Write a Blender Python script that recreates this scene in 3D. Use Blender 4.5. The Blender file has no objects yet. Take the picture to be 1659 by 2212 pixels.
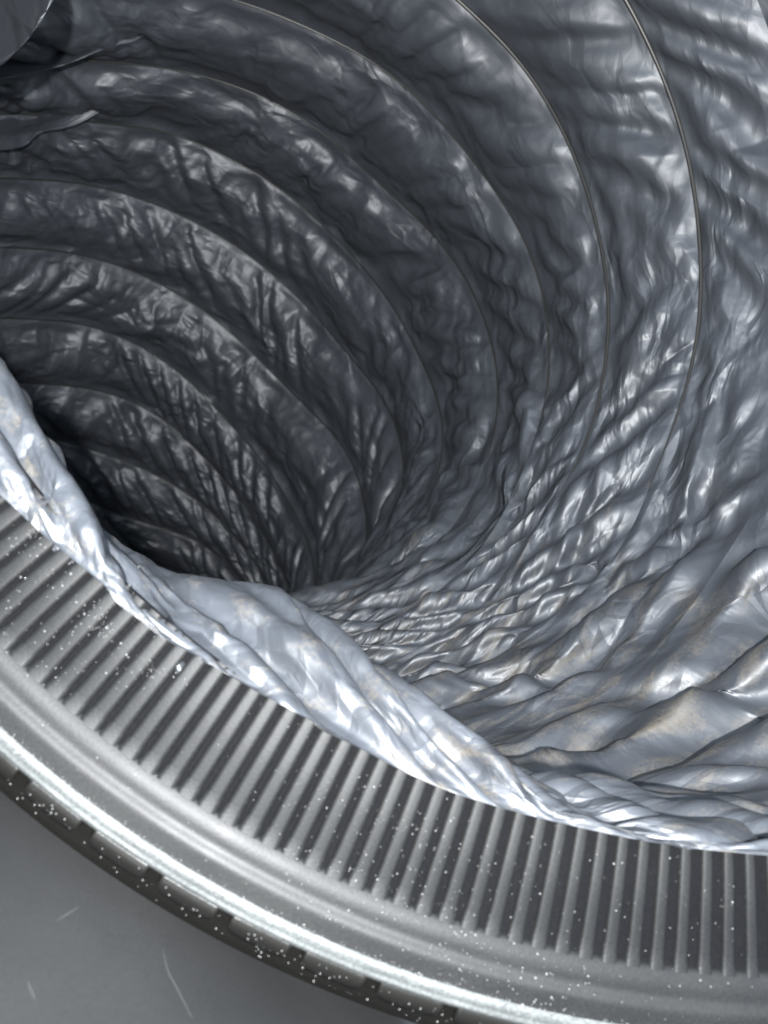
import bpy, bmesh, math
import numpy as np
from mathutils import Vector

# ------------------------------------------------------------------ camera
scene = bpy.context.scene
COL = scene.collection
cam_data = bpy.data.cameras.new("camera")
cam = bpy.data.objects.new("camera", cam_data)
COL.objects.link(cam)
cam.location = (0, 0, 0)            # looks straight along -Z
cam_data.sensor_fit = 'HORIZONTAL'
cam_data.sensor_width = 36
cam_data.lens = 36 * 1627 / 1659
cam_data.clip_start = 0.01
cam_data.clip_end = 50
cam_data.dof.use_dof = True
cam_data.dof.focus_distance = 0.27
cam_data.dof.aperture_fstop = 25
scene.camera = cam

# ------------------------------------------------------------------ world and light
world = bpy.data.worlds.new("World")
scene.world = world
world.use_nodes = True
bg = world.node_tree.nodes["Background"]
bg.inputs[0].default_value = (0.68, 0.82, 1.0, 1)
bg.inputs[1].default_value = 1.45
scene.view_settings.view_transform = 'Standard'
scene.view_settings.look = 'None'
scene.view_settings.exposure = 0.0

def lamp(name, loc, power, radius, col):
    l = bpy.data.lights.new(name, 'POINT')
    l.energy = power
    l.shadow_soft_size = radius
    l.color = col
    o = bpy.data.objects.new(name, l)
    o.location = loc
    COL.objects.link(o)
    return o
lamp("phone_flash", (0.006, 0.011, 0.07), 15.0, 0.004, (0.97, 0.985, 1.0))

# ------------------------------------------------------------------ helpers
F = 1627.0
def ray(px, py, d=1.0):
    return np.array([(px - 829.5) / F * d, (1106 - py) / F * d, -d])
rng = np.random.RandomState(7)

def mesh_obj(name, verts, faces, mat, parent=None, smooth=True, uv=None):
    me = bpy.data.meshes.new(name)
    v = np.asarray(verts, np.float32)
    f = np.asarray(faces, np.int32)
    me.vertices.add(len(v)); me.vertices.foreach_set('co', v.ravel())
    n = f.shape[1]
    me.loops.add(f.size); me.loops.foreach_set('vertex_index', f.ravel())
    me.polygons.add(len(f))
    me.polygons.foreach_set('loop_start', np.arange(0, f.size, n, dtype=np.int32))
    me.update(calc_edges=True)
    me.polygons.foreach_set('use_smooth', np.full(len(f), smooth))
    if uv is not None:
        l = me.uv_layers.new(name='UVMap')
        l.data.foreach_set('uv', np.asarray(uv, np.float32)[f.ravel()].ravel())
    me.materials.append(mat)
    o = bpy.data.objects.new(name, me)
    COL.objects.link(o)
    if parent: o.parent = parent
    return o

def grid_faces(nr, nc):
    i = np.arange(nr - 1)[:, None] * nc + np.arange(nc - 1)[None]
    i = i.ravel()
    return np.stack([i, i + 1, i + nc + 1, i + nc], 1)

def empty(name, loc, label, cat, group=None):
    o = bpy.data.objects.new(name, None)
    o.location = loc; o['label'] = label; o['category'] = cat
    o.empty_display_size = 0.02
    COL.objects.link(o)
    return o

def resample(a, n, axis=0):
    """cubic (Catmull-Rom) resampling along an axis"""
    a = np.moveaxis(a, axis, 0)
    t = np.linspace(0, len(a) - 1, n)
    i = np.clip(np.floor(t).astype(int), 0, len(a) - 2)
    f = (t - i).reshape((-1,) + (1,) * (a.ndim - 1))
    p0 = a[np.clip(i - 1, 0, None)]; p1 = a[i]; p2 = a[i + 1]; p3 = a[np.clip(i + 2, None, len(a) - 1)]
    r = 0.5 * (2 * p1 + (p2 - p0) * f + (2 * p0 - 5 * p1 + 4 * p2 - p3) * f ** 2 + (3 * p1 - p0 - 3 * p2 + p3) * f ** 3)
    return np.moveaxis(r, 0, axis)

def noise2(nr, nc, fr, fc):
    """smooth random field on an nr x nc grid with fr x fc cells"""
    g = rng.uniform(-1, 1, (max(2, int(fr)) + 1, max(2, int(fc)) + 1))
    return resample(resample(g, nr, 0), nc, 1)

def lattice(x, y, seed):
    """smooth value noise at any coordinates, -1..1"""
    g = np.random.RandomState(seed).uniform(-1, 1, (128, 128))
    xi = np.floor(x).astype(int); yi = np.floor(y).astype(int)
    fx = x - xi; fy = y - yi
    fx = fx * fx * (3 - 2 * fx); fy = fy * fy * (3 - 2 * fy)
    a = g[xi % 128, yi % 128]; b = g[(xi + 1) % 128, yi % 128]
    c = g[xi % 128, (yi + 1) % 128]; d = g[(xi + 1) % 128, (yi + 1) % 128]
    return (a * (1 - fx) + b * fx) * (1 - fy) + (c * (1 - fx) + d * fx) * fy

def facet(x, y, seed):
    """linear interpolation on a jittered triangle lattice: flat facets meeting in sharp creases"""
    g = np.random.RandomState(seed).uniform(-1, 1, (128, 128))
    xi = np.floor(x).astype(int); yi = np.floor(y).astype(int)
    fx = x - xi; fy = y - yi
    a = g[xi % 128, yi % 128]; b = g[(xi + 1) % 128, yi % 128]
    c = g[xi % 128, (yi + 1) % 128]; d = g[(xi + 1) % 128, (yi + 1) % 128]
    lo = a + (b - a) * fx + (c - a) * fy
    hi = d + (c - d) * (1 - fx) + (b - d) * (1 - fy)
    lo2 = np.where(fx > fy, a + (b - a) * fx + (d - b) * fy, a + (c - a) * fy + (d - c) * fx)
    flip = np.random.RandomState(seed + 900).rand(128, 128)[xi % 128, yi % 128] > 0.5
    return np.where(flip, lo2, np.where(fx + fy < 1, lo, hi))

def creases(s, t, ang, seed, cell=0.03, stretch=1.8, octaves=4):
    """height of a crumpled film in metres"""
    h = 0
    for o in range(octaves):
        c = cell / 1.85 ** o
        a = ang + (0.0, 0.9, -0.7, 0.4, 1.5)[o]
        ca, sa = math.cos(a), math.sin(a)
        wx = lattice(s / c * 0.55, t / c * 0.55, seed + 50 + o); wy = lattice(s / c * 0.55 + 9, t / c * 0.55, seed + 60 + o)
        x = (s * ca + t * sa) / (c * stretch) + 0.3 * wx; y = (-s * sa + t * ca) / c + 0.3 * wy
        m = np.clip(0.55 + (0.6 if o == 0 else 1.5) * lattice(s / 0.05 + o * 5, t / 0.035 + 7, seed + 3 * o + 2), 0.0, 1)
        h = h + m * facet(x, y, seed + 3 * o) * c * (0.22, 0.24, 0.18, 0.10, 0.06)[o]
    return h

def N(nt, kind, **kw):
    n = nt.nodes.new(kind)
    for k, v in kw.items():
        if k in n.inputs: n.inputs[k].default_value = v
        else: setattr(n, k, v)
    return n

def material(name, base, rough, spec=0.5, metallic=0.0):
    m = bpy.data.materials.new(name); m.use_nodes = True
    b = m.node_tree.nodes['Principled BSDF']
    b.inputs['Base Color'].default_value = (*base, 1)
    b.inputs['Roughness'].default_value = rough
    b.inputs['Specular IOR Level'].default_value = spec
    b.inputs['Metallic'].default_value = metallic
    return m, m.node_tree, b

def ramp(nt, src, stops):
    r = nt.nodes.new('ShaderNodeValToRGB')
    el = r.color_ramp.elements
    el[0].position, el[1].position = stops[0][0], stops[-1][0]
    for s in stops[1:-1]: el.new(s[0])
    for e, s in zip(sorted(el, key=lambda q: q.position), stops): e.color = (*s[1], 1) if len(s[1]) == 3 else s[1]
    nt.links.new(src, r.inputs[0])
    return r.outputs[0]

# ------------------------------------------------------------------ materials
def fabric_material():
    m, nt, b = material('coated_fabric', (0.1, 0.11, 0.13), 0.4, 1.0)
    b.inputs['IOR'].default_value = 1.6
    L = nt.links.new
    tc = N(nt, 'ShaderNodeTexCoord')
    at = N(nt, 'ShaderNodeAttribute', attribute_name='dust')
    n1 = N(nt, 'ShaderNodeTexNoise', Scale=38.0, Detail=6.0, Roughness=0.62)
    n2 = N(nt, 'ShaderNodeTexNoise', Scale=900.0, Detail=3.0, Roughness=0.7)
    mp = N(nt, 'ShaderNodeMapping'); mp.inputs['Scale'].default_value = (1.0, 2.6, 1.0); mp.inputs['Rotation'].default_value = (0, 0, -0.5)
    uv0 = N(nt, 'ShaderNodeUVMap'); L(uv0.outputs[0], mp.inputs['Vector']); L(mp.outputs[0], n1.inputs['Vector']); L(tc.outputs['Object'], n2.inputs['Vector'])
    a = N(nt, 'ShaderNodeMath', operation='ADD'); L(at.outputs['Fac'], a.inputs[0]); L(n1.outputs['Fac'], a.inputs[1])
    c = N(nt, 'ShaderNodeMath', operation='MULTIPLY_ADD'); L(n2.outputs['Fac'], c.inputs[0]); c.inputs[1].default_value = 0.45; L(a.outputs[0], c.inputs[2])
    d = N(nt, 'ShaderNodeMapRange'); L(c.outputs[0], d.inputs['Value'])
    d.inputs['From Min'].default_value = 1.13; d.inputs['From Max'].default_value = 1.42
    d.inputs['To Max'].default_value = 0.85
    # cloth tone varies slightly
    n3 = N(nt, 'ShaderNodeTexNoise', Scale=14.0, Detail=4.0)
    L(tc.outputs['Object'], n3.inputs['Vector'])
    tone = ramp(nt, n3.outputs['Fac'], [(0.3, (0.051, 0.0565, 0.0655)), (0.7, (0.064, 0.071, 0.083))])
    mx = N(nt, 'ShaderNodeMix', data_type='RGBA'); L(d.outputs[0], mx.inputs['Factor'])
    L(tone, mx.inputs['A']); mx.inputs['B'].default_value = (0.15, 0.125, 0.088, 1)
    L(mx.outputs['Result'], b.inputs['Base Color'])
    rr = N(nt, 'ShaderNodeMapRange'); L(d.outputs[0], rr.inputs['Value']); rr.inputs['To Min'].default_value = 0.49; rr.inputs['To Max'].default_value = 0.8
    L(rr.outputs[0], b.inputs['Roughness'])
    # twill weave + fine creases
    uvn = N(nt, 'ShaderNodeUVMap')
    wv = N(nt, 'ShaderNodeTexWave', Scale=600.0, Distortion=0.3); wv.bands_direction = 'DIAGONAL'
    L(uvn.outputs[0], wv.inputs['Vector'])
    n4 = N(nt, 'ShaderNodeTexNoise', Scale=55.0, Detail=2.5, Roughness=0.5, Distortion=0.8)
    L(tc.outputs['Object'], n4.inputs['Vector'])
    b1 = N(nt, 'ShaderNodeBump', Strength=0.015, Distance=0.0003); L(wv.outputs['Fac'], b1.inputs['Height'])
    rg = N(nt, 'ShaderNodeMath', operation='SUBTRACT'); L(n4.outputs['Fac'], rg.inputs[0]); rg.inputs[1].default_value = 0.5
    ra = N(nt, 'ShaderNodeMath', operation='ABSOLUTE'); L(rg.outputs[0], ra.inputs[0])
    b2 = N(nt, 'ShaderNodeBump', Strength=0.12, Distance=0.002); L(ra.outputs[0], b2.inputs['Height'])
    L(b1.outputs[0], b2.inputs['Normal'])
    # small flat facets of the crumpled film: every cell leans its own way
    wn = N(nt, 'ShaderNodeTexNoise', Scale=28.0, Detail=0.0); L(uvn.outputs[0], wn.inputs['Vector'])
    sc = N(nt, 'ShaderNodeVectorMath', operation='SCALE'); L(wn.outputs['Color'], sc.inputs[0]); sc.inputs['Scale'].default_value = 0.022
    ad = N(nt, 'ShaderNodeVectorMath', operation='ADD'); L(sc.outputs[0], ad.inputs[0]); L(uvn.outputs[0], ad.inputs[1])
    mp2 = N(nt, 'ShaderNodeMapping'); mp2.inputs['Rotation'].default_value = (0, 0, -0.6); mp2.inputs['Scale'].default_value = (0.55, 1.25, 1)
    L(ad.outputs[0], mp2.inputs['Vector'])
    acc = b2.outputs[0]
    mk = N(nt, 'ShaderNodeTexNoise', Scale=22.0, Detail=1.0); L(uvn.outputs[0], mk.inputs['Vector'])
    mr = N(nt, 'ShaderNodeMapRange'); L(mk.outputs['Fac'], mr.inputs['Value']); mr.inputs['From Min'].default_value = 0.38; mr.inputs['From Max'].default_value = 0.62
    mr.inputs['To Min'].default_value = 0.3
    ca_ = N(nt, 'ShaderNodeAttribute', attribute_name='crinkle')
    mc = N(nt, 'ShaderNodeMath', operation='MULTIPLY'); L(mr.outputs[0], mc.inputs[0]); L(ca_.outputs['Fac'], mc.inputs[1])
    for scale, slope, rot, sx in ((30.0, 0.17, -0.45, 0.6), (64.0, 0.15, 0.6, 0.7)):
        mp3 = N(nt, 'ShaderNodeMapping'); mp3.inputs['Rotation'].default_value = (0, 0, rot); mp3.inputs['Scale'].default_value = (sx, 1.15, 1)
        L(ad.outputs[0], mp3.inputs['Vector'])
        vo = N(nt, 'ShaderNodeTexVoronoi', Scale=scale, distance='CHEBYCHEV'); L(mp3.outputs[0], vo.inputs['Vector'])
        bp = N(nt, 'ShaderNodeBump', Distance=slope / scale); L(mc.outputs[0], bp.inputs['Strength'])
        L(vo.outputs['Distance'], bp.inputs['Height']); L(acc, bp.inputs['Normal']); acc = bp.outputs[0]
    L(acc, b.inputs['Normal'])
    return m
FABRIC = fabric_material()
WIRE, _, _ = material('dark_steel_wire', (0.045, 0.043, 0.038), 0.35, 0.5, 0.3)

def plastic_material(name, base, rough, dust, dcol, spec=0.5):
    m, nt, b = material(name, base, rough, spec)
    L = nt.links.new
    tc = N(nt, 'ShaderNodeTexCoord')
    n1 = N(nt, 'ShaderNodeTexNoise', Scale=1400.0, Detail=2.0)
    n2 = N(nt, 'ShaderNodeTexNoise', Scale=40.0, Detail=5.0, Roughness=0.6)
    for n in (n1, n2): L(tc.outputs['Object'], n.inputs['Vector'])
    a = N(nt, 'ShaderNodeMath', operation='MULTIPLY'); L(n1.outputs['Fac'], a.inputs[0]); L(n2.outputs['Fac'], a.inputs[1])
    d = N(nt, 'ShaderNodeMapRange'); L(a.outputs[0], d.inputs['Value']); d.inputs['From Min'].default_value = 0.12; d.inputs['From Max'].default_value = 0.45
    d.inputs['To Max'].default_value = dust
    mx = N(nt, 'ShaderNodeMix', data_type='RGBA'); L(d.outputs[0], mx.inputs['Factor'])
    mx.inputs['A'].default_value = (*base, 1); mx.inputs['B'].default_value = (*dcol, 1)
    L(mx.outputs['Result'], b.inputs['Base Color'])
    rr = N(nt, 'ShaderNodeMapRange'); L(n2.outputs['Fac'], rr.inputs['Value']); rr.inputs['To Min'].default_value = rough - 0.08; rr.inputs['To Max'].default_value = rough + 0.12
    L(rr.outputs[0], b.inputs['Roughness'])
    bp = N(nt, 'ShaderNodeBump', Strength=0.15, Distance=0.0002); L(n1.outputs['Fac'], bp.inputs['Height']); L(bp.outputs[0], b.inputs['Normal'])
    return m
PLASTIC = plastic_material('black_plastic', (0.008, 0.0085, 0.009), 0.46, 0.6, (0.026, 0.026, 0.025), 0.34)
GROOVE = plastic_material('shaded_groove_plastic', (0.006, 0.006, 0.007), 0.8, 0.12, (0.04, 0.04, 0.04), 0.06)  # shade of the grooves put into the colour: a darker copy of the plastic
RIB = PLASTIC
SKIRT = plastic_material('grimy_black_plastic', (0.008, 0.0078, 0.007), 0.4, 0.25, (0.02, 0.018, 0.015), 0.15)
RINGS = [
    (-1, [0.0708, 0.1367, -0.2272, 0.2835, 0.1082], [(1050, 1640), (1250, 1700), (1500, 1722), (1659, 1730)]),
    (0, [0.0145, 0.1241, -0.2808, 0.4607, 0.0114], [(1659, 1050), (1600, 1143), (1480, 1323), (1375, 1442), (1239, 1538), (1029, 1618)]),
    (1, [-0.0251, 0.1274, -0.3323, 0.4054, -0.0094], [(1355, 0), (1420, 130), (1475, 280), (1505, 430), (1515, 560), (1513, 700), (1490, 800), (1430, 980), (1330, 1203), (1264, 1268), (1140, 1377), (990, 1460), (800, 1500)]),
    (2, [-0.0668, 0.1266, -0.3841, 0.3603, 0.0878], [(985, 0), (1090, 90), (1180, 210), (1240, 330), (1270, 410), (1300, 530), (1318, 650), (1310, 770), (1285, 900), (1225, 1043), (1160, 1123), (1079, 1278), (1000, 1343), (830, 1443)]),
    (3, [-0.0941, 0.1313, -0.4362, 0.3586, 0.295], [(510, 0), (640, 50), (800, 130), (900, 210), (1000, 320), (1080, 430), (1130, 510), (1165, 600), (1185, 720), (1180, 850), (1130, 1008), (1080, 1120), (1000, 1230), (900, 1310)]),
    (4, [-0.1159, 0.135, -0.4858, 0.469, 0.5052], [(230, 135), (380, 150), (560, 205), (700, 290), (820, 400), (920, 490), (1000, 590), (1050, 700), (1075, 810), (1070, 920), (1045, 1000), (1010, 1090), (950, 1170), (850, 1240)]),
    (5, [-0.1436, 0.1281, -0.5323, 0.6517, 0.6718], [(200, 270), (350, 280), (500, 345), (620, 420), (740, 530), (840, 650), (900, 760), (950, 880), (955, 980), (930, 1060), (880, 1140)]),
    (6, [-0.1679, 0.1031, -0.5741, 0.8278, 0.8498], [(0, 385), (200, 400), (380, 460), (540, 555), (660, 660), (770, 790), (840, 880), (870, 980), (870, 1050), (830, 1140)]),
    (7, [-0.1941, 0.0593, -0.6097, 1.0182, 1.0009], [(0, 535), (150, 545), (300, 590), (450, 680), (560, 780), (660, 880), (740, 960), (780, 1050), (790, 1120)]),
    (8, [-0.2337, 0.0096, -0.6418, 1.2021, 1.0999], [(0, 690), (150, 695), (270, 730), (380, 800), (480, 900), (560, 990), (620, 1080), (670, 1180)]),
    (9, [-0.2589, -0.0349, -0.6748, 1.2447, 1.2205], [(50, 830), (200, 840), (330, 890), (430, 980), (520, 1080), (590, 1190)]),
    (10, [-0.2746, -0.0786, -0.7079, 1.1787, 1.3937], [(130, 950), (300, 1010), (450, 1100), (540, 1200)]),
    (11, [-0.2859, -0.1246, -0.7408, 1.0557, 1.6016], [(300, 1130), (430, 1170), (500, 1230)]),
]

# ------------------------------------------------------------------ duct: one hoop of the coil = one circle in space
DR = 0.215                           # radius of the duct
CAX = ray(1750, -350, 0.15)          # collar axis passes here, parallel to Z
# angular samples, denser on the side that the photograph shows
def theta_samples(n):
    a = np.linspace(0, 1, n)
    knots_t = np.radians([-145, -112, 0, 150, 215])
    knots_a = [0, 0.06, 0.50, 0.94, 1.0]
    return np.interp(a, knots_a, knots_t)

def frame(nv):
    nv = nv / np.linalg.norm(nv)
    a = np.array([1.0, 0, 0]) - nv * nv[0]; a /= np.linalg.norm(a)
    return a, np.cross(nv, a)

def hoop(rec, th):
    k, p, pts = rec
    c = np.array(p[:3]); a, b = frame(np.array([p[3], p[4], 1.0]))
    f = lambda t: c + DR * (np.cos(t)[:, None] * a + np.sin(t)[:, None] * b)
    P = f(th)
    if not pts: return P
    # the real hoops are a little out of round: bend the circle to the seen arc
    tt = np.linspace(-np.pi, np.pi, 1440); Q = f(tt)
    q = np.stack([829.5 + F * Q[:, 0] / -Q[:, 2], 1106 - F * Q[:, 1] / -Q[:, 2]], -1)
    num = np.zeros((len(th), 2)); den = np.full(len(th), 0.25)
    dense = resample(np.array(pts, float), 60)
    for s in dense:
        j = ((q - s) ** 2).sum(1).argmin()
        e = s - q[j]
        w = np.exp(-0.5 * ((((th - tt[j] + np.pi) % (2 * np.pi)) - np.pi) / 0.09) ** 2)
        num += w[:, None] * e; den += w
    off = num / den[:, None]
    P[:, 0] += off[:, 0] * -P[:, 2] / F
    P[:, 1] -= off[:, 1] * -P[:, 2] / F
    return P

def hoops(th):
    H = []
    # mouth: the fabric hem lying on the collar
    m = np.array([CAX[0], CAX[1], -0.1618])
    H.append(m + MOUTH_R * np.stack([np.cos(th), np.sin(th), 0 * th], 1))
    for r in RINGS: H.append(hoop(r, th))
    for e in (1, 2):
        p = np.array(RINGS[-1][1]); q = np.array(RINGS[-3][1])
        H.append(hoop((0, list(p + (p - q) * 0.5 * e), None), th))
    return H

def solve(X, W, ru, rv, iters, kb, ksh, sh=0.0):
    """relax a cloth grid: stretch, shear and bend springs as distance constraints"""
    X = X.astype(np.float32)
    def con(A, B, wa, wb, L, k):
        d = B - A
        l = np.sqrt(np.einsum('ijk,ijk->ij', d, d)) + 1e-9
        c = (k * (l - L) / l / np.maximum(wa + wb, 1e-6))[..., None] * d
        A += c * wa[..., None]; B -= c * wb[..., None]
    sh = (np.zeros_like(ru) + (sh[:-1] if np.ndim(sh) else sh))[:, :-1]
    rs = np.sqrt(ru[:, :-1] ** 2 + (rv[:-1] + sh) ** 2).astype(np.float32)
    rt = np.sqrt(ru[:, :-1] ** 2 + (rv[:-1] - sh) ** 2).astype(np.float32)
    ru2 = ru[:-1] + ru[1:]; rv2 = rv[:, :-1] + rv[:, 1:]
    for it in range(iters):
        for s in (0, 1):
            e = X.shape[0] - 1
            a = slice(s, e, 2); b = slice(s + 1, e + 1, 2)
            con(X[a], X[b], W[a], W[b], ru[a], 0.9)
            # shear, both diagonals
            con(X[a, :-1], X[b, 1:], W[a, :-1], W[b, 1:], rs[a], ksh)
            con(X[a, 1:], X[b, :-1], W[a, 1:], W[b, :-1], rt[a], ksh)
            e = X.shape[1] - 1
            a = slice(s, e, 2); b = slice(s + 1, e + 1, 2)
            con(X[:, a], X[:, b], W[:, a], W[:, b], rv[:, a], 0.9)
        # bending (four interleaved sets per direction)
        for s in range(4):
            n0 = (X.shape[0] - s) // 4
            if s % 1 == 0:
                ia = np.arange(s, X.shape[0] - 2, 4)
                if it % 2 == s % 2:
                    A = X[ia]; B = X[ia + 2]
                    con(A, B, W[ia], W[ia + 2], ru2[ia], kb); X[ia] = A; X[ia + 2] = B
                    ja = np.arange(s, X.shape[1] - 2, 4)
                    A = X[:, ja]; B = X[:, ja + 2]
                    con(A, B, W[:, ja], W[:, ja + 2], rv2[:, ja], kb); X[:, ja] = A; X[:, ja + 2] = B
    return X

def band_base(H, m):
    """loft through the hoops, m rows per band"""
    H = np.array(H)
    n = len(H)
    out = resample(H, (n - 1) * m + 1, 0)
    return out

MOUTH_R = math.hypot(*(ray(*(np.array([1750.0, -350.0]) + np.array([-.5612, .8277]) * 2194), .1618)[:2] - CAX[:2]))
def build_duct():
    root = empty('flexible_duct', (CAX[0], CAX[1], -0.158),
                 'wrinkled dark grey coated fabric duct on a wire coil, curving away from the ribbed ring', 'flexible duct')
    def stage(n, m):
        th = theta_samples(n)
        H0 = hoops(th)
        nb = len(H0)
        base = band_base(H0, m)
        R = base.shape[0]
        # every band of cloth sags inward just past its hoop and falls back to the next one
        t_ = (np.arange(R) % m) / m
        g_ = np.linalg.norm(np.diff(np.array(H0), axis=0), axis=2)
        g_ = np.concatenate([np.repeat(g_, m, 0), g_[-1:]], 0)
        band = np.minimum(np.arange(R) // m, nb - 2)
        kk = np.interp(band, [0, 1, 2, 3, 5, 20], [0.0, 0.05, 0.07, 0.08, 0.11, 0.15])[:, None]
        top = np.interp(th, np.radians([-100, -50, 0, 60]), [-0.3, 0.2, 0.8, 1.0])[None]
        base = base + inwise(base, H0, R) * (kk * top * g_ * np.sin(np.pi * t_ ** 0.72)[:, None])[..., None]
        gap = np.array([np.linalg.norm(H0[i + 1] - H0[i], axis=1) for i in range(nb - 1)])
        L0 = 1.02 * gap.max(1, keepdims=True)
        lo = np.interp(th, np.radians([-110, -60, -20, 30, 120]), [1.02, 1.02, 1.008, 1.0, 1.0])[None] + np.array([0.006, 0.006, 0.006, 0.008, 0.012] + [0.02] * (nb - 6))[:, None] + 0 * gap
        # loose folds that hang over the coil high on the left
        loose = np.clip((th - math.radians(112)) / 0.25, 0, 1)[None] * np.array([0, 0, 0, .02, .06, .08, .05] + [.01] * (nb - 8))[:, None]
        lo = lo + loose
        hi = np.interp(th, np.radians([-110, -60, -20, 40]), [1.10, 1.07, 1.025, 1.02])[None] + loose
        hi = np.minimum(hi, np.array([1.03, 1.035, 1.05] + [9.0] * (nb - 4))[:, None] + loose) if hi.shape[0] == nb - 1 else hi
        sl = np.clip(L0 / gap, lo, np.maximum(hi, lo))
        rv = np.linalg.norm(np.diff(base, axis=1), axis=2)
        ru = np.linalg.norm(np.diff(base, axis=0), axis=2) * np.repeat(sl, m, 0)
        t = t_
        bump = np.sin(np.pi * t)[:, None]
        shrink = 0.0 * np.repeat(gap * np.sqrt(sl - 1), m, 0) / DR * np.clip(np.sin(th) * 1.5 + 0.3, 0, 1)[None]
        shrink = np.concatenate([shrink, shrink[-1:]], 0)[:, :-1]
        rv = rv * (1 + SV * bump - shrink * bump)
        return th, H0, base, gap, sl, ru.astype(np.float32), rv.astype(np.float32), bump
    D = None
    for m, n, iters, kb in STAGES:
        th, H0, base, gap, sl, ru, rv, bump = stage(n, m)
        R = base.shape[0]
        inw = inwise(base, H0, R)
        tang = np.gradient(base, axis=1); tang /= np.linalg.norm(tang, axis=2, keepdims=True)
        if D is None:
            g = np.concatenate([np.repeat(gap, m, 0), gap[-1:]], 0)
            s_ = np.concatenate([np.repeat(sl, m, 0), sl[-1:]], 0)
            amp = g * np.sqrt(np.clip(s_ - 1, 0, 1)) * 0.45
            up = np.clip(0.35 + 0.9 * np.sin(np.minimum(th, 1.9) - 0.3), -0.5, 1)[None]     # sags inward overhead, bellies out below
            nz = 0.5 * noise2(R, n, 20, 40) + 0.5 * noise2(R, n, 45, 90)
            D = inw * (amp * (0.9 * up * bump + 0.9 * nz * bump))[..., None]
            D += tang * (0.10 * g * bump * noise2(R, n, 15, 30))[..., None]
        else:
            D = resample(resample(D, R, 0), n, 1)
            D += inw * (0.0001 * bump * noise2(R, n, R * 0.6, n * 0.5))[..., None]
        W = np.ones((R, n), np.float32); W[::m] = 0; W[:, 0] = 0; W[:, -1] = 0
        # the cloth is dragged round the coil, so that tension runs obliquely
        k = np.arange(R) % m / m
        sh = np.interp(th, np.radians([-60, -20, 10]), [0.07, 0.0, -0.09])[None] * np.concatenate([np.repeat(gap, m, 0), gap[-1:]], 0)
        X = solve(base + D, W, ru, rv, iters, kb, 0.35, sh / m)
        D = X - base
    # crumple: sharp creases running obliquely to the coil
    arc = np.cumsum(np.concatenate([np.zeros((1, n)), ru]), 0); srad = (th * DR)[None] + 0 * arc
    amt = np.interp(th, np.radians([-90, -40, 10, 60]), [1.15, 1.15, 1.0, 0.8])[None]
    amt = amt * np.interp(np.arange(R) / m, [0, 2, 3, 5, 14], [0.9, 1.0, 1.1, 1.2, 1.2])[:, None]
    wt = np.interp(th, np.radians([0, 45]), [0, 1])[None] * np.interp(np.arange(R) / m, [3, 5.5], [1, 0.25])[:, None]
    cr = 1.0 * creases(srad, arc, 0.45, 11, 0.030, 2.1, 4) * (1 - wt) + 0.5 * creases(srad, arc, 0.38, 77, 0.020, 3.2, 3) * wt
    wb = np.interp(th, np.radians([-45, -10]), [1, 0])[None] * np.interp(np.arange(R) / m, [3, 5], [1, 0.3])[:, None]
    cr = cr * (1 - wb) + wb * 0.95 * creases(srad, arc, 0.08, 131, 0.024, 5.0, 4)
    # tight pleats gathered along the bottom, running with the coil
    kf = np.arange(R)[:, None] / m
    zone = np.interp(th, np.radians([-125, -105, -45, -15]), [0.6, 1, 1, 0])[None] * np.interp(kf, [0, 0.3, 1.2, 2.6, 4.5, 6], [0, 0.8, 1.1, 1, 0.5, 0.2])
    ph = 3.1 * kf + 0.8 * lattice(srad / 0.14, kf * 1.3, 401) + 0.1 * lattice(srad / 0.03, kf * 3, 402)
    tri = 2 * np.abs(2 * (ph - np.floor(ph + 0.5))) - 1
    var = 0.6 + 0.6 * lattice(srad / 0.06, kf * 3.1, 403)
    gg = np.concatenate([np.repeat(gap, m, 0), gap[-1:]], 0)
    cr = cr + 0.9 * zone * var * tri * np.clip(gg, 0, 0.07) * 0.09 / np.maximum(amt, 0.1)
    cr = cr * (1 + 0.7 * wt * np.clip(kf - 3, 0, 1)) * np.interp(kf, [0, 0.15, 0.5], [0, 0.15, 1])
    Xn = np.cross(np.gradient(X, axis=0), np.gradient(X, axis=1)); Xn /= np.linalg.norm(Xn, axis=2, keepdims=True) + 1e-12
    X = X + Xn * (cr * amt * np.minimum(1, 3 * bump))[..., None]
    X2, n2, m2 = X, n, m
    nb = len(H0) - 1
    # dust gathers along the bottom of the duct
    dth = np.exp(-0.5 * ((th + 1.25) / 0.75) ** 2)
    uvv = (th * DR)
    for b in range(nb):
        P = X2[b * m2:(b + 1) * m2 + 1]
        uv = np.stack(np.broadcast_arrays(uvv[None], (np.arange(m2 + 1) + b * m2)[:, None] * 0.0022), -1).reshape(-1, 2)
        o = mesh_obj('fabric_panel', P.reshape(-1, 3), grid_faces(m2 + 1, n2), FABRIC, root, uv=uv)
        at = o.data.attributes.new('dust', 'FLOAT', 'POINT')
        hcav = dth[None] * (0.37 + 18 * np.abs(cr[b * m2:(b + 1) * m2 + 1])) + 0.03
        at.data.foreach_set('value', hcav.astype(np.float32).ravel())
        ck = np.interp(th, np.radians([-20, 35]), [1.0, 0.4])[None] * np.ones((m2 + 1, 1))
        ck = np.maximum(ck, np.interp(b, [3, 5], [0, 1.0]))
        at = o.data.attributes.new('crinkle', 'FLOAT', 'POINT'); at.data.foreach_set('value', ck.astype(np.float32).ravel())
        o.location = (-root.location.x, -root.location.y, -root.location.z)
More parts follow.
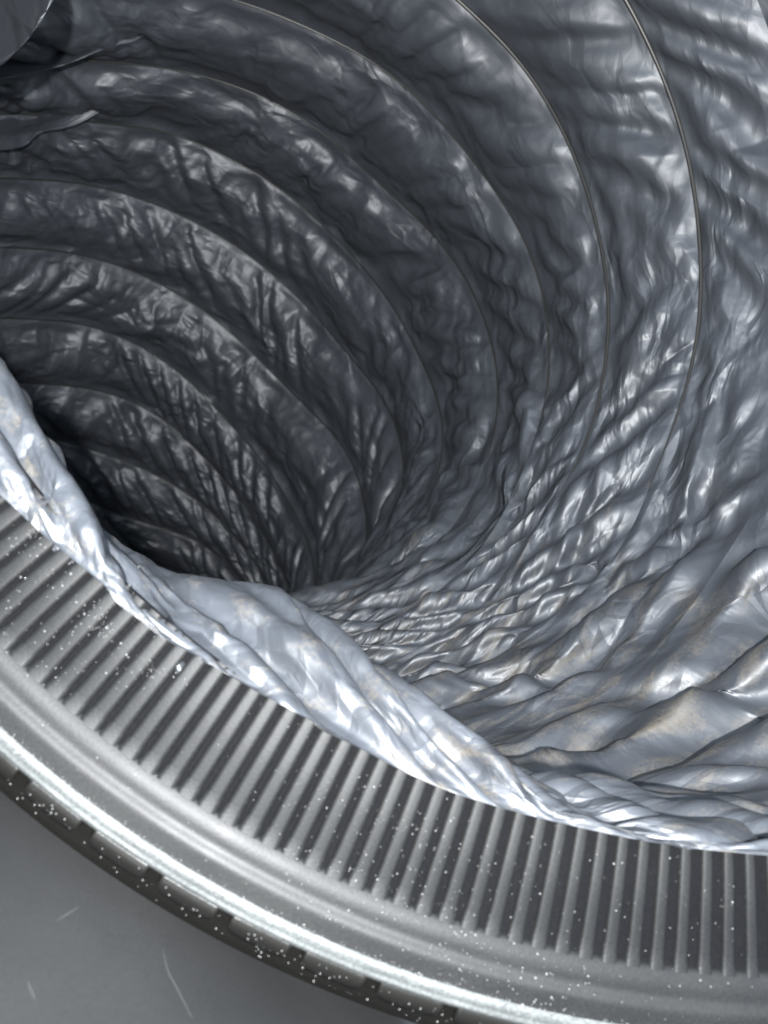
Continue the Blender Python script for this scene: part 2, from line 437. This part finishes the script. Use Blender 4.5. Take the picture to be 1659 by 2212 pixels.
    # the wire: a tube along each hoop, just inside the fabric overhead
    for i in range(3, nb):
        P = H0[i][::3]; c = P.mean(0)
        rin = c - P; rin /= np.linalg.norm(rin, axis=1)[:, None]
        t3 = th[::3]
        off = 0.0012 * np.clip(1.6 * np.sin(t3 + 0.35) + 0.1, -1.5, 0.8) - 0.003 * np.clip(-0.6 - t3, 0, 0.5)
        if i >= 5: off = off - 0.0008
        P = P + rin * off[:, None]
        tg = np.gradient(P, axis=0); tg /= np.linalg.norm(tg, axis=1)[:, None]
        bn = np.cross(tg, rin)
        a = np.linspace(0, 2 * np.pi, 9)
        rw = ((0.0011 if i < 5 else 0.0008) * np.interp(t3, [-0.75, -0.15], [0.05, 1.0]))[:, None, None]
        V = P[:, None] + rw * (np.cos(a)[None, :, None] * rin[:, None] + np.sin(a)[None, :, None] * bn[:, None])
        o = mesh_obj('wire_hoop', V.reshape(-1, 3), grid_faces(len(P), 9), WIRE, root)
        o.location = (-root.location.x, -root.location.y, -root.location.z)
    # an added cap of cloth keeps outside light from leaking in at the far end
    e = H0[-1][::6]; c = e.mean(0)
    ax = c - H0[-2].mean(0)
    V = np.array([c + (e - c) * q + ax * (1 - q) * 1.2 + rng.normal(0, 0.002, e.shape) for q in np.linspace(1, 0.02, 24)])
    o = mesh_obj('end_light_cap', V.reshape(-1, 3), grid_faces(24, len(e)), FABRIC, root, uv=V.reshape(-1, 3)[:, :2])
    o.location = (-root.location.x, -root.location.y, -root.location.z)
    global WALL
    WALL = X2[4 * m2:, n2 // 2:].reshape(-1, 3)
    return root

def inwise(base, H0, R):
    ctr = resample(np.array([h.mean(0) for h in H0]), R, 0)[:, None]
    d = ctr - base
    return d / np.linalg.norm(d, axis=2, keepdims=True)
SL = (1.035, 1.35)
SV = 0.001
STAGES = [(8, 340, 150, 0.25), (16, 700, 80, 0.2), (44, 1500, 14, 0.12)]
import time as _t
_a = _t.time()
duct = build_duct()
print('duct', _t.time() - _a)

# ------------------------------------------------------------------ ribbed plastic collar
REF = np.array([250.0, 1862.0]); CEN = np.array([1750.0, -350.0])
_u = (REF - CEN) / np.linalg.norm(REF - CEN)
def rz(rho, d):
    """radius from the collar axis of a point seen rho out from the centre, at depth d"""
    p = ray(*(CEN + _u * rho), d)
    return math.hypot(p[0] - CAX[0], p[1] - CAX[1]), -d
TH0, TH1 = math.radians(150), math.radians(335)
def revolve(prof, th):
    prof = np.array(prof)
    return np.stack([CAX[0] + prof[:, 0:1] * np.cos(th)[None], CAX[1] + prof[:, 0:1] * np.sin(th)[None], prof[:, 1:2] * np.ones((1, len(th)))], -1)

def smooth_profile(pts, step=0.00035, blur=2):
    pts = np.array(pts); s = np.concatenate([[0], np.cumsum(np.linalg.norm(np.diff(pts, axis=0), axis=1))])
    t = np.linspace(0, s[-1], max(8, int(s[-1] / step)))
    P = np.stack([np.interp(t, s, pts[:, i]) for i in (0, 1)], 1)
    for _ in range(blur): P[1:-1] = (P[:-2] + 2 * P[1:-1] + P[2:]) / 4
    return P

def build_collar():
    root = empty('ribbed_collar', (CAX[0], CAX[1], -0.15), 'dusty black plastic ring with fine radial ribs and a raised lip around the duct mouth', 'collar ring')
    loc = (-root.location.x, -root.location.y, -root.location.z)
    th = np.linspace(TH0, TH1, 900)
    # seat of the ribs (the grooves)
    seat = [rz(2188, .1700), rz(2186, .1606), rz(2188, .1601), rz(2300, .1585), rz(2445, .1570), rz(2478, .1564), rz(2490, .1560)]
    V = revolve(smooth_profile(seat), th)
    o = mesh_obj('rib_seat', V.reshape(-1, 3), grid_faces(*V.shape[:2])[:, ::-1], GROOVE, root); o.location = loc
    flat = [rz(2456, .1572), rz(2459, .1566), rz(2464, .1560), rz(2490, .1549), rz(2508, .1544), rz(2530, .1541), rz(2549, .1532), rz(2556, .1530), rz(2594, .1526), rz(2600, .1525)]
    V = revolve(smooth_profile(flat, blur=4), th)
    o = mesh_obj('ring_body', V.reshape(-1, 3), grid_faces(*V.shape[:2])[:, ::-1], PLASTIC, root); o.location = loc
    lip = [rz(2592, .1529), rz(2602, .1523), rz(2612, .1519), rz(2619, .1519), rz(2624, .1522), rz(2628, .1523), rz(2634, .1521), rz(2638, .1524), rz(2641, .1537)]
    V = revolve(smooth_profile(lip, 0.00015, 3), th)
    V[:, :, 2] += 0.00006 * noise2(V.shape[0], V.shape[1], 6, 300)
    o = mesh_obj('lip', V.reshape(-1, 3), grid_faces(*V.shape[:2])[:, ::-1], LIP, root); o.location = loc
    skirt = [rz(2636, .1533), rz(2644, .1548), rz(2664, .1572), rz(2690, .1597), rz(2703, .1622), rz(2690, .1820)]
    V = revolve(smooth_profile(skirt), th)
    o = mesh_obj('skirt', V.reshape(-1, 3), grid_faces(*V.shape[:2])[:, ::-1], SKIRT, root); o.location = loc
    # ribs: rounded bars with faded ends, one mesh each
    step = math.radians(1.24)
    k0 = math.radians(160)
    nrib = int((math.radians(330) - k0) / step)
    # cross-section heights over the seat, and plan half width
    r_in, r_out = rz(2187, .1602)[0], rz(2467, .1567)[0]
    zin, zout = -.1615, -.1560
    rows = 14
    proto = {}
    for i in range(nrib):
        a = k0 + i * step
        deg = math.degrees(a)
        wfrac = np.interp(deg, [225, 245, 262, 270], [0.77, 0.70, 0.54, 0.44])
        vs = []
        for j in range(rows):
            t = j / (rows - 1)
            r = r_in + (r_out - r_in) * t
            rho_z = np.interp(r, [rz(2186, .1602)[0], rz(2300, .1585)[0], rz(2445, .1570)[0], rz(2475, .1563)[0]], [-.1601, -.1585, -.1570, -.1563])
            h = 0.0010
            hw = 0.5 * wfrac * step * (1 + 0.25 * max(0, t - 0.85) / 0.15)
            for s, hh in ((-1.15, -0.3), (-1.03, 0.4), (-0.86, 0.88), (-0.5, 1.0), (0.5, 1.0), (0.86, 0.88), (1.03, 0.4), (1.15, -0.3)):
                rr_ = r
                aa = s * hw
                z = rho_z + h * hh 
                vs.append((rr_ * math.cos(aa), rr_ * math.sin(aa), z))
        me_key = round(float(wfrac), 2)
        if me_key not in proto:
            o = mesh_obj('rib', vs, grid_faces(rows, 8)[:, ::-1], RIB, root); proto[me_key] = o.data
        else:
            o = bpy.data.objects.new('rib', proto[me_key]); COL.objects.link(o); o.parent = root
        o.rotation_euler = (0, 0, a); o.location = (0, 0, -root.location.z)
    # moulded tabs under the lip, a narrow notch between each two
    HW = math.radians(1.62)
    for deg in TABS:
        a0 = math.radians(deg)
        V = []
        tt = np.linspace(-1, 1, 30)
        for q in tt:
            e = math.sqrt(max(0.0, 1 - abs(q) ** 7))
            lean = 0.004 * q
            row = []
            for s, lift in ((0, 0), (0.06, 1), (0.5, 1.15), (0.9, 1.0), (0.97, 0.5), (1.0, -0.4)):
                r0, z0 = rz(2640, .1536); r1, z1 = rz(2640 + 30 * (0.25 + 0.75 * e), .1536 + .0040 * (0.25 + 0.75 * e))
                edge = 1 if abs(q) < 0.97 else -0.5
                r = r0 + (r1 - r0) * s + 0.0007 * lift * edge; z = z0 + (z1 - z0) * s + 0.0007 * lift * edge
                ang = a0 + q * HW
                row.append((r * math.cos(ang), r * math.sin(ang), z))
            V.append(row)
        o = mesh_obj('moulded_tab', np.array(V).reshape(-1, 3), grid_faces(30, 6), TAB, root); o.location = (0, 0, -root.location.z)
    return root
TAB = plastic_material('glossy_black_tab_plastic', (0.012, 0.012, 0.011), 0.28, 0.25, (0.02, 0.019, 0.016), 0.25)
LIP = plastic_material('dusty_highlit_lip_plastic', (0.07, 0.075, 0.075), 0.34, 0.9, (0.17, 0.18, 0.175))  # flash highlight on the lip painted as paler plastic, along with its dust
TABS = [231.85 + 3.87 * k for k in range(-5, 14)]
collar = build_collar()

# ------------------------------------------------------------------ cuff: fabric turned over the collar
def build_cuff():
    hem = [(-260,800),(-120,960),(0,1068),(110,1170),(200,1243),(330,1352),(500,1462),(700,1572),(900,1680),(1060,1738),(1240,1785),(1450,1826),(1680,1850),(1900,1862)]
    sil = [(-260,480),(-120,670),(0,830),(62,940),(130,1040),(270,1190),(380,1240),(600,1282),(745,1405),(930,1560),(1210,1745),(1450,1798),(1680,1806),(1900,1812)]
    hem = np.array(hem, float); sil = np.array(sil, float)
    n0 = len(hem)
    dh = np.array([.1570,.1570,.1570,.1570,.1570,.1570,.1570,.1571,.1572,.1574,.1574,.1574,.1574,.1574])
    ds = np.array([.176,.178,.180,.182,.184,.187,.192,.200,.190,.179,.1665,.166,.166,.166])
    rows = []
    def P(c, d): return np.array([ray(x, y, z) for (x, y), z in zip(c, d)])
    rows.append(P(hem * 0.72 + sil * 0.28, ds + .07))
    rows.append(P(hem * 0.22 + sil * 0.78, ds + .028))
    rows.append(P(sil, ds))
    rows.append(P(hem * 0.35 + sil * 0.65, ds * 0.62 + dh * 0.38 - .004))
    rows.append(P(hem * 0.70 + sil * 0.30, ds * 0.25 + dh * 0.75 - .0032))
    rows.append(P(hem, dh - .0006))
    base = np.array(rows)
    D = None
    for nr, nc, iters in ((15, 104, 120), (29, 208, 80), (85, 500, 25)):
        B = resample(resample(base, nr, 0), nc, 1)
        ru = np.linalg.norm(np.diff(B, axis=0), axis=2); rv = np.linalg.norm(np.diff(B, axis=1), axis=2)
        w = np.sin(np.linspace(0, 1, nr) * np.pi)[:, None]
        nrm = np.cross(np.gradient(B, axis=0), np.gradient(B, axis=1)); nrm /= np.linalg.norm(nrm, axis=2, keepdims=True) + 1e-12
        if nrm[nr // 2, nc // 2, 2] < 0: nrm = -nrm
        if D is None: D = nrm * (0.0035 * (0.6 * noise2(nr, nc, 3, 12) + 0.5 * noise2(nr, nc, 5, 24)) * w)[..., None]
        else: D = resample(resample(D, nr, 0), nc, 1)
        W = np.ones((nr, nc), np.float32); W[0] = 0; W[-1] = 0; W[:, 0] = 0; W[:, -1] = 0
        W[int(nr * 2 // 5)] = 0.08
        X = solve(B + D, W, (ru * 1.015).astype(np.float32), (rv * 1.006).astype(np.float32), iters, 0.35, 0.3)
        D = X - B
    X = resample(resample(X, nr * 2, 0), nc * 2, 1)
    ss = np.cumsum(np.concatenate([[0], resample(rv[nr // 2], nc * 2 - 1) / 2]))[None] + np.zeros((nr * 2, 1)); tt = np.linspace(0, 0.06, nr * 2)[:, None] + 0 * ss
    cr = 0.95 * creases(ss, tt, 0.5, 71, 0.0155, 1.7, 4)
    Xn = np.cross(np.gradient(X, axis=0), np.gradient(X, axis=1)); Xn /= np.linalg.norm(Xn, axis=2, keepdims=True) + 1e-12
    wid = np.linalg.norm(X[nr * 2 // 3 - 1] - X[-1], axis=1)[None]; cr = cr * np.clip(wid / 0.022, 0.05, 1)
    X = X + Xn * (cr * np.sqrt(np.sin(np.linspace(0, 1, nr * 2) * np.pi))[:, None])[..., None]
    rad = np.hypot(X[..., 0] - CAX[0], X[..., 1] - CAX[1])
    seat_z = np.interp(rad, [rz(2186, .1604)[0], rz(2300, .1585)[0]], [-.1604, -.1585]) + 0.0021
    over = np.clip((rad - rz(2178, .1606)[0]) / 0.002, 0, 1)
    over[:int(nr * 1.5)] = 0
    X[..., 2] = np.where(over > 0, np.maximum(X[..., 2], X[..., 2] * (1 - over) + seat_z * over), X[..., 2])
    s = np.arange(nc * 2) * 0.0008; r = np.arange(nr * 2) * 0.0006
    uv = np.stack(np.broadcast_arrays(s[None], r[:, None]), -1).reshape(-1, 2)
    o = mesh_obj('cuff', X.reshape(-1, 3), grid_faces(nr * 2, nc * 2), FABRIC, duct, uv=uv)
    o.location = (-duct.location.x, -duct.location.y, -duct.location.z)
    at = o.data.attributes.new('dust', 'FLOAT', 'POINT')
    dd = 0.36 + 20 * np.abs(cr)
    at.data.foreach_set('value', dd.astype(np.float32).ravel())
    at = o.data.attributes.new('crinkle', 'FLOAT', 'POINT'); at.data.foreach_set('value', np.full(dd.size, 0.6, np.float32))
build_cuff()

# ------------------------------------------------------------------ floor slab
def build_floor():
    m, nt, b = material('dark_scuffed_floor', (0.05, 0.055, 0.06), 0.45, 0.5)
    g = np.array([-.56, -.83, 0]); g /= np.linalg.norm(g)
    base = CAX * np.array([1, 1, 0]) + g * (rz(2704, .1622)[0] )
    t = np.array([-g[1], g[0], 0])
    xs = np.linspace(-0.7, 0.7, 60); zs = np.linspace(-0.222, 0.45, 60)
    V = np.array([[base + t * x + np.array([0, 0, z]) for x in xs] for z in zs])
    V2 = V + g * 0.02
    L = nt.links.new
    tc = N(nt, 'ShaderNodeTexCoord')
    n1 = N(nt, 'ShaderNodeTexNoise', Scale=3500.0, Detail=2.0); n2 = N(nt, 'ShaderNodeTexNoise', Scale=14.0, Detail=5.0)
    for q in (n1, n2): L(tc.outputs['Object'], q.inputs['Vector'])
    a = N(nt, 'ShaderNodeMath', operation='MULTIPLY'); L(n1.outputs['Fac'], a.inputs[0]); L(n2.outputs['Fac'], a.inputs[1])
    L(ramp(nt, a.outputs[0], [(0.12, (0.026, 0.0265, 0.027)), (0.5, (0.056, 0.056, 0.056))]), b.inputs['Base Color'])
    verts = np.concatenate([V.reshape(-1, 3), V2.reshape(-1, 3)])
    f = grid_faces(60, 60); 
    faces = np.concatenate([f, (f + 3600)[:, ::-1]])
    o = mesh_obj('floor', verts, faces, m, None, smooth=True)
    o['kind'] = 'structure'
    # a few faint scratches, thin shallow burrs on the slab
    SCR, _, _ = material('scratch_burr', (0.10, 0.10, 0.10), 0.5)
    gp = float(base @ g)
    def hit(px, py):
        r = ray(px, py); return r * (gp / float(r @ g))
    for pts in ([(352, 2050), (362, 2095), (385, 2140), (415, 2200)], [(120, 1990), (172, 1958)], [(60, 2120), (75, 2160)]):
        P = np.array([hit(*q) for q in pts]); P = resample(P, 16) - g * 0.00004
        tg = np.gradient(P, axis=0); tg /= np.linalg.norm(tg, axis=1)[:, None]
        sd = np.cross(tg, g); wd = 0.00011 * np.sin(np.linspace(0.1, 3.04, 16))[:, None]
        V = np.stack([P - sd * wd, P - g * 0.00005, P + sd * wd], 1)
        mesh_obj('scratch', V.reshape(-1, 3), grid_faces(16, 3), SCR, o)
build_floor()

# ------------------------------------------------------------------ loose folds of the lining, high on the left
def wall_depth(px, py):
    q = np.stack([829.5 + F * WALL[:, 0] / -WALL[:, 2], 1106 - F * WALL[:, 1] / -WALL[:, 2]], -1)
    d = np.hypot(q[:, 0] - px, q[:, 1] - py)
    k = np.where((d < 25) & (WALL[:, 2] < -0.1))[0]
    return float(np.median(-WALL[k, 2])) if len(k) else None

def fold(edge, root_line, lift, seed, dust=0.15, flat=False):
    edge = resample(np.array(edge, float), 90); top = resample(np.array(root_line, float), 90)
    rows = []
    dz = []
    last = 0.45
    for e in np.concatenate([edge[::10], edge[-1:]]):
        w = wall_depth(max(2, e[0]), max(2, e[1])); last = w or last; dz.append(last)
    dz = np.interp(np.linspace(0, 1, 90), np.linspace(0, 1, len(dz)), dz)
    dz = np.convolve(np.pad(dz, 8, 'edge'), np.ones(17) / 17, 'valid')
    lf = np.asarray(lift) if np.ndim(lift) else np.full(90, lift)
    lf = np.interp(np.linspace(0, 1, 90), np.linspace(0, 1, len(lf)), lf)
    T = 26
    for k, t in enumerate(np.linspace(0, 1, T)):      # 0 = rolled under, 1 = rooted in the wall
        if t < 0.16:
            p = edge + (top - edge) * 0.10 * (1 - t / 0.16); d = dz - lf + 0.012 * (1 - t / 0.16)
        else:
            q = (t - 0.16) / 0.84
            p = edge + (top - edge) * q; d = dz - (lf * (1 - 0.35 * q) if flat else lf * (1 - q ** 1.5)) + 0.006 * q ** 3
        rows.append([ray(x, y, z) for (x, y), z in zip(p, d)])
    X = np.array(rows)
    X = resample(resample(X, 80, 0), 260, 1)
    s = np.linspace(0, 0.12, 260)[None] + np.zeros((80, 1)); t = np.linspace(0, 0.06, 80)[:, None] + np.zeros((1, 260))
    cr = creases(s, t, 0.2, seed, 0.028, 2.0)
    Xn = np.cross(np.gradient(X, axis=0), np.gradient(X, axis=1)); Xn /= np.linalg.norm(Xn, axis=2, keepdims=True) + 1e-12
    X = X + Xn * (cr * 0.7 * np.minimum(1, np.linspace(0, 2.5, 80))[:, None])[..., None]
    uv = np.stack([s, t], -1).reshape(-1, 2)
    o = mesh_obj('loose_fold', X.reshape(-1, 3), grid_faces(80, 260), FABRIC, duct, uv=uv)
    o.location = (-duct.location.x, -duct.location.y, -duct.location.z)
    at = o.data.attributes.new('dust', 'FLOAT', 'POINT')
    at.data.foreach_set('value', np.full(X.shape[0] * X.shape[1], dust, np.float32))
    at = o.data.attributes.new('crinkle', 'FLOAT', 'POINT'); at.data.foreach_set('value', np.full(X.shape[0] * X.shape[1], 0.9, np.float32))
fold([(-140, 190), (-60, 160), (0, 138), (55, 92), (85, 50), (112, 0), (125, -60)], [(-300, 0), (-260, -60), (-200, -120), (-140, -160), (-80, -180), (0, -200), (60, -220)], 0.15, 301, 0.3, True)
fold([(-140, 190), (0, 172), (70, 158), (140, 140), (220, 108), (312, 80)], [(-140, 20), (0, 40), (70, 50), (140, 58), (230, 70), (330, 72)], [.045, .04, .032, .022, .010, -0.004], 311)
fold([(-140, 345), (0, 325), (50, 315), (92, 285), (165, 268), (245, 225)], [(-140, 230), (0, 225), (50, 222), (95, 220), (165, 215), (255, 215)], [.04, .035, .028, .02, .008, -0.004], 321)

# ------------------------------------------------------------------ water drops and grit on the collar
def beads():
    ico = bmesh.new(); bmesh.ops.create_icosphere(ico, subdivisions=1, radius=1)
    iv = np.array([v.co[:] for v in ico.verts]); fi = np.array([[v.index for v in f.verts] for f in ico.faces]); ico.free()
    R = np.random.RandomState(5)
    zr = [rz(2186, .1604), rz(2300, .1585), rz(2445, .1570), rz(2494, .1548), rz(2530, .1541), rz(2556, .1530), rz(2598, .1525), rz(2612, .1519), rz(2634, .1521), rz(2641, .1537), rz(2690, .1597)]
    rs = [q[0] for q in zr]; zs = [q[1] for q in zr]
    spots = []
    def add(x0, x1, y0, y1, n, smin, smax, rho0=2190, rho1=2590):
        k = 0
        while k < n:
            x = R.uniform(x0, x1); y = R.uniform(y0, y1)
            rho = math.hypot(x - 1750, y + 350)
            if not rho0 < rho < rho1: continue
            spots.append((x, y, R.uniform(smin, smax) * (0.45 + 0.7 * R.rand() ** 3))); k += 1
    add(0, 420, 1080, 1480, 170, .00011, .00024)
    for cx, cy in ((60, 1130), (205, 1300), (250, 1260), (320, 1430), (215, 1345)):
        for _ in range(22): spots.append((R.normal(cx, 16), R.normal(cy, 16), R.uniform(.00006, .00015)))
    add(600, 1100, 1650, 2000, 220, .0001, .00022)
    add(850, 1659, 1750, 2212, 130, .00012, .00024)
    add(900, 1300, 1980, 2180, 90, .00013, .00026, 2470, 2600)
    add(0, 1659, 1200, 2212, 150, .00008, .0002)
    # fine grit caught against the lip
    for _ in range(1100):
        a = math.radians(R.uniform(222, 262)); rho = 2604 + 7 * R.normal()
        spots.append((1750 + rho * math.cos(a), -350 - rho * math.sin(a), R.uniform(.00005, .00013)))
    for _ in range(170):
        a = math.radians(R.uniform(222, 262)); rho = R.uniform(2645, 2690)
        spots.append((1750 + rho * math.cos(a), -350 - rho * math.sin(a), R.uniform(.00005, .00018)))
    V = []; Fc = []; n = 0
    for x, y, s in spots:
        rho = math.hypot(x - 1750, y + 350); ang = math.atan2(-(y + 350), x - 1750)
        r = rz(rho, .155)[0]; 
        for _ in range(2):
            z = np.interp(r, rs, zs); r = rz(rho, -z)[0]
        z = np.interp(r, rs, zs) + (0.0010 if rho < 2470 else 0.0013 if rho > 2641 else 0) + s * 0.4
        c = np.array([CAX[0] + r * math.cos(ang), CAX[1] + r * math.sin(ang), z])
        V.append(iv * s * np.array([1, 1, .8]) + c); Fc.append(fi + n); n += len(iv)
    m, nt, b = material('pale_droplets', (0.30, 0.30, 0.29), 0.2, 0.6)
    o = mesh_obj('water_droplets', np.concatenate(V), np.concatenate(Fc), m)
    o['kind'] = 'stuff'; o['label'] = 'tiny pale water drops and grit scattered over the ribbed ring'; o['category'] = 'droplets'
beads()
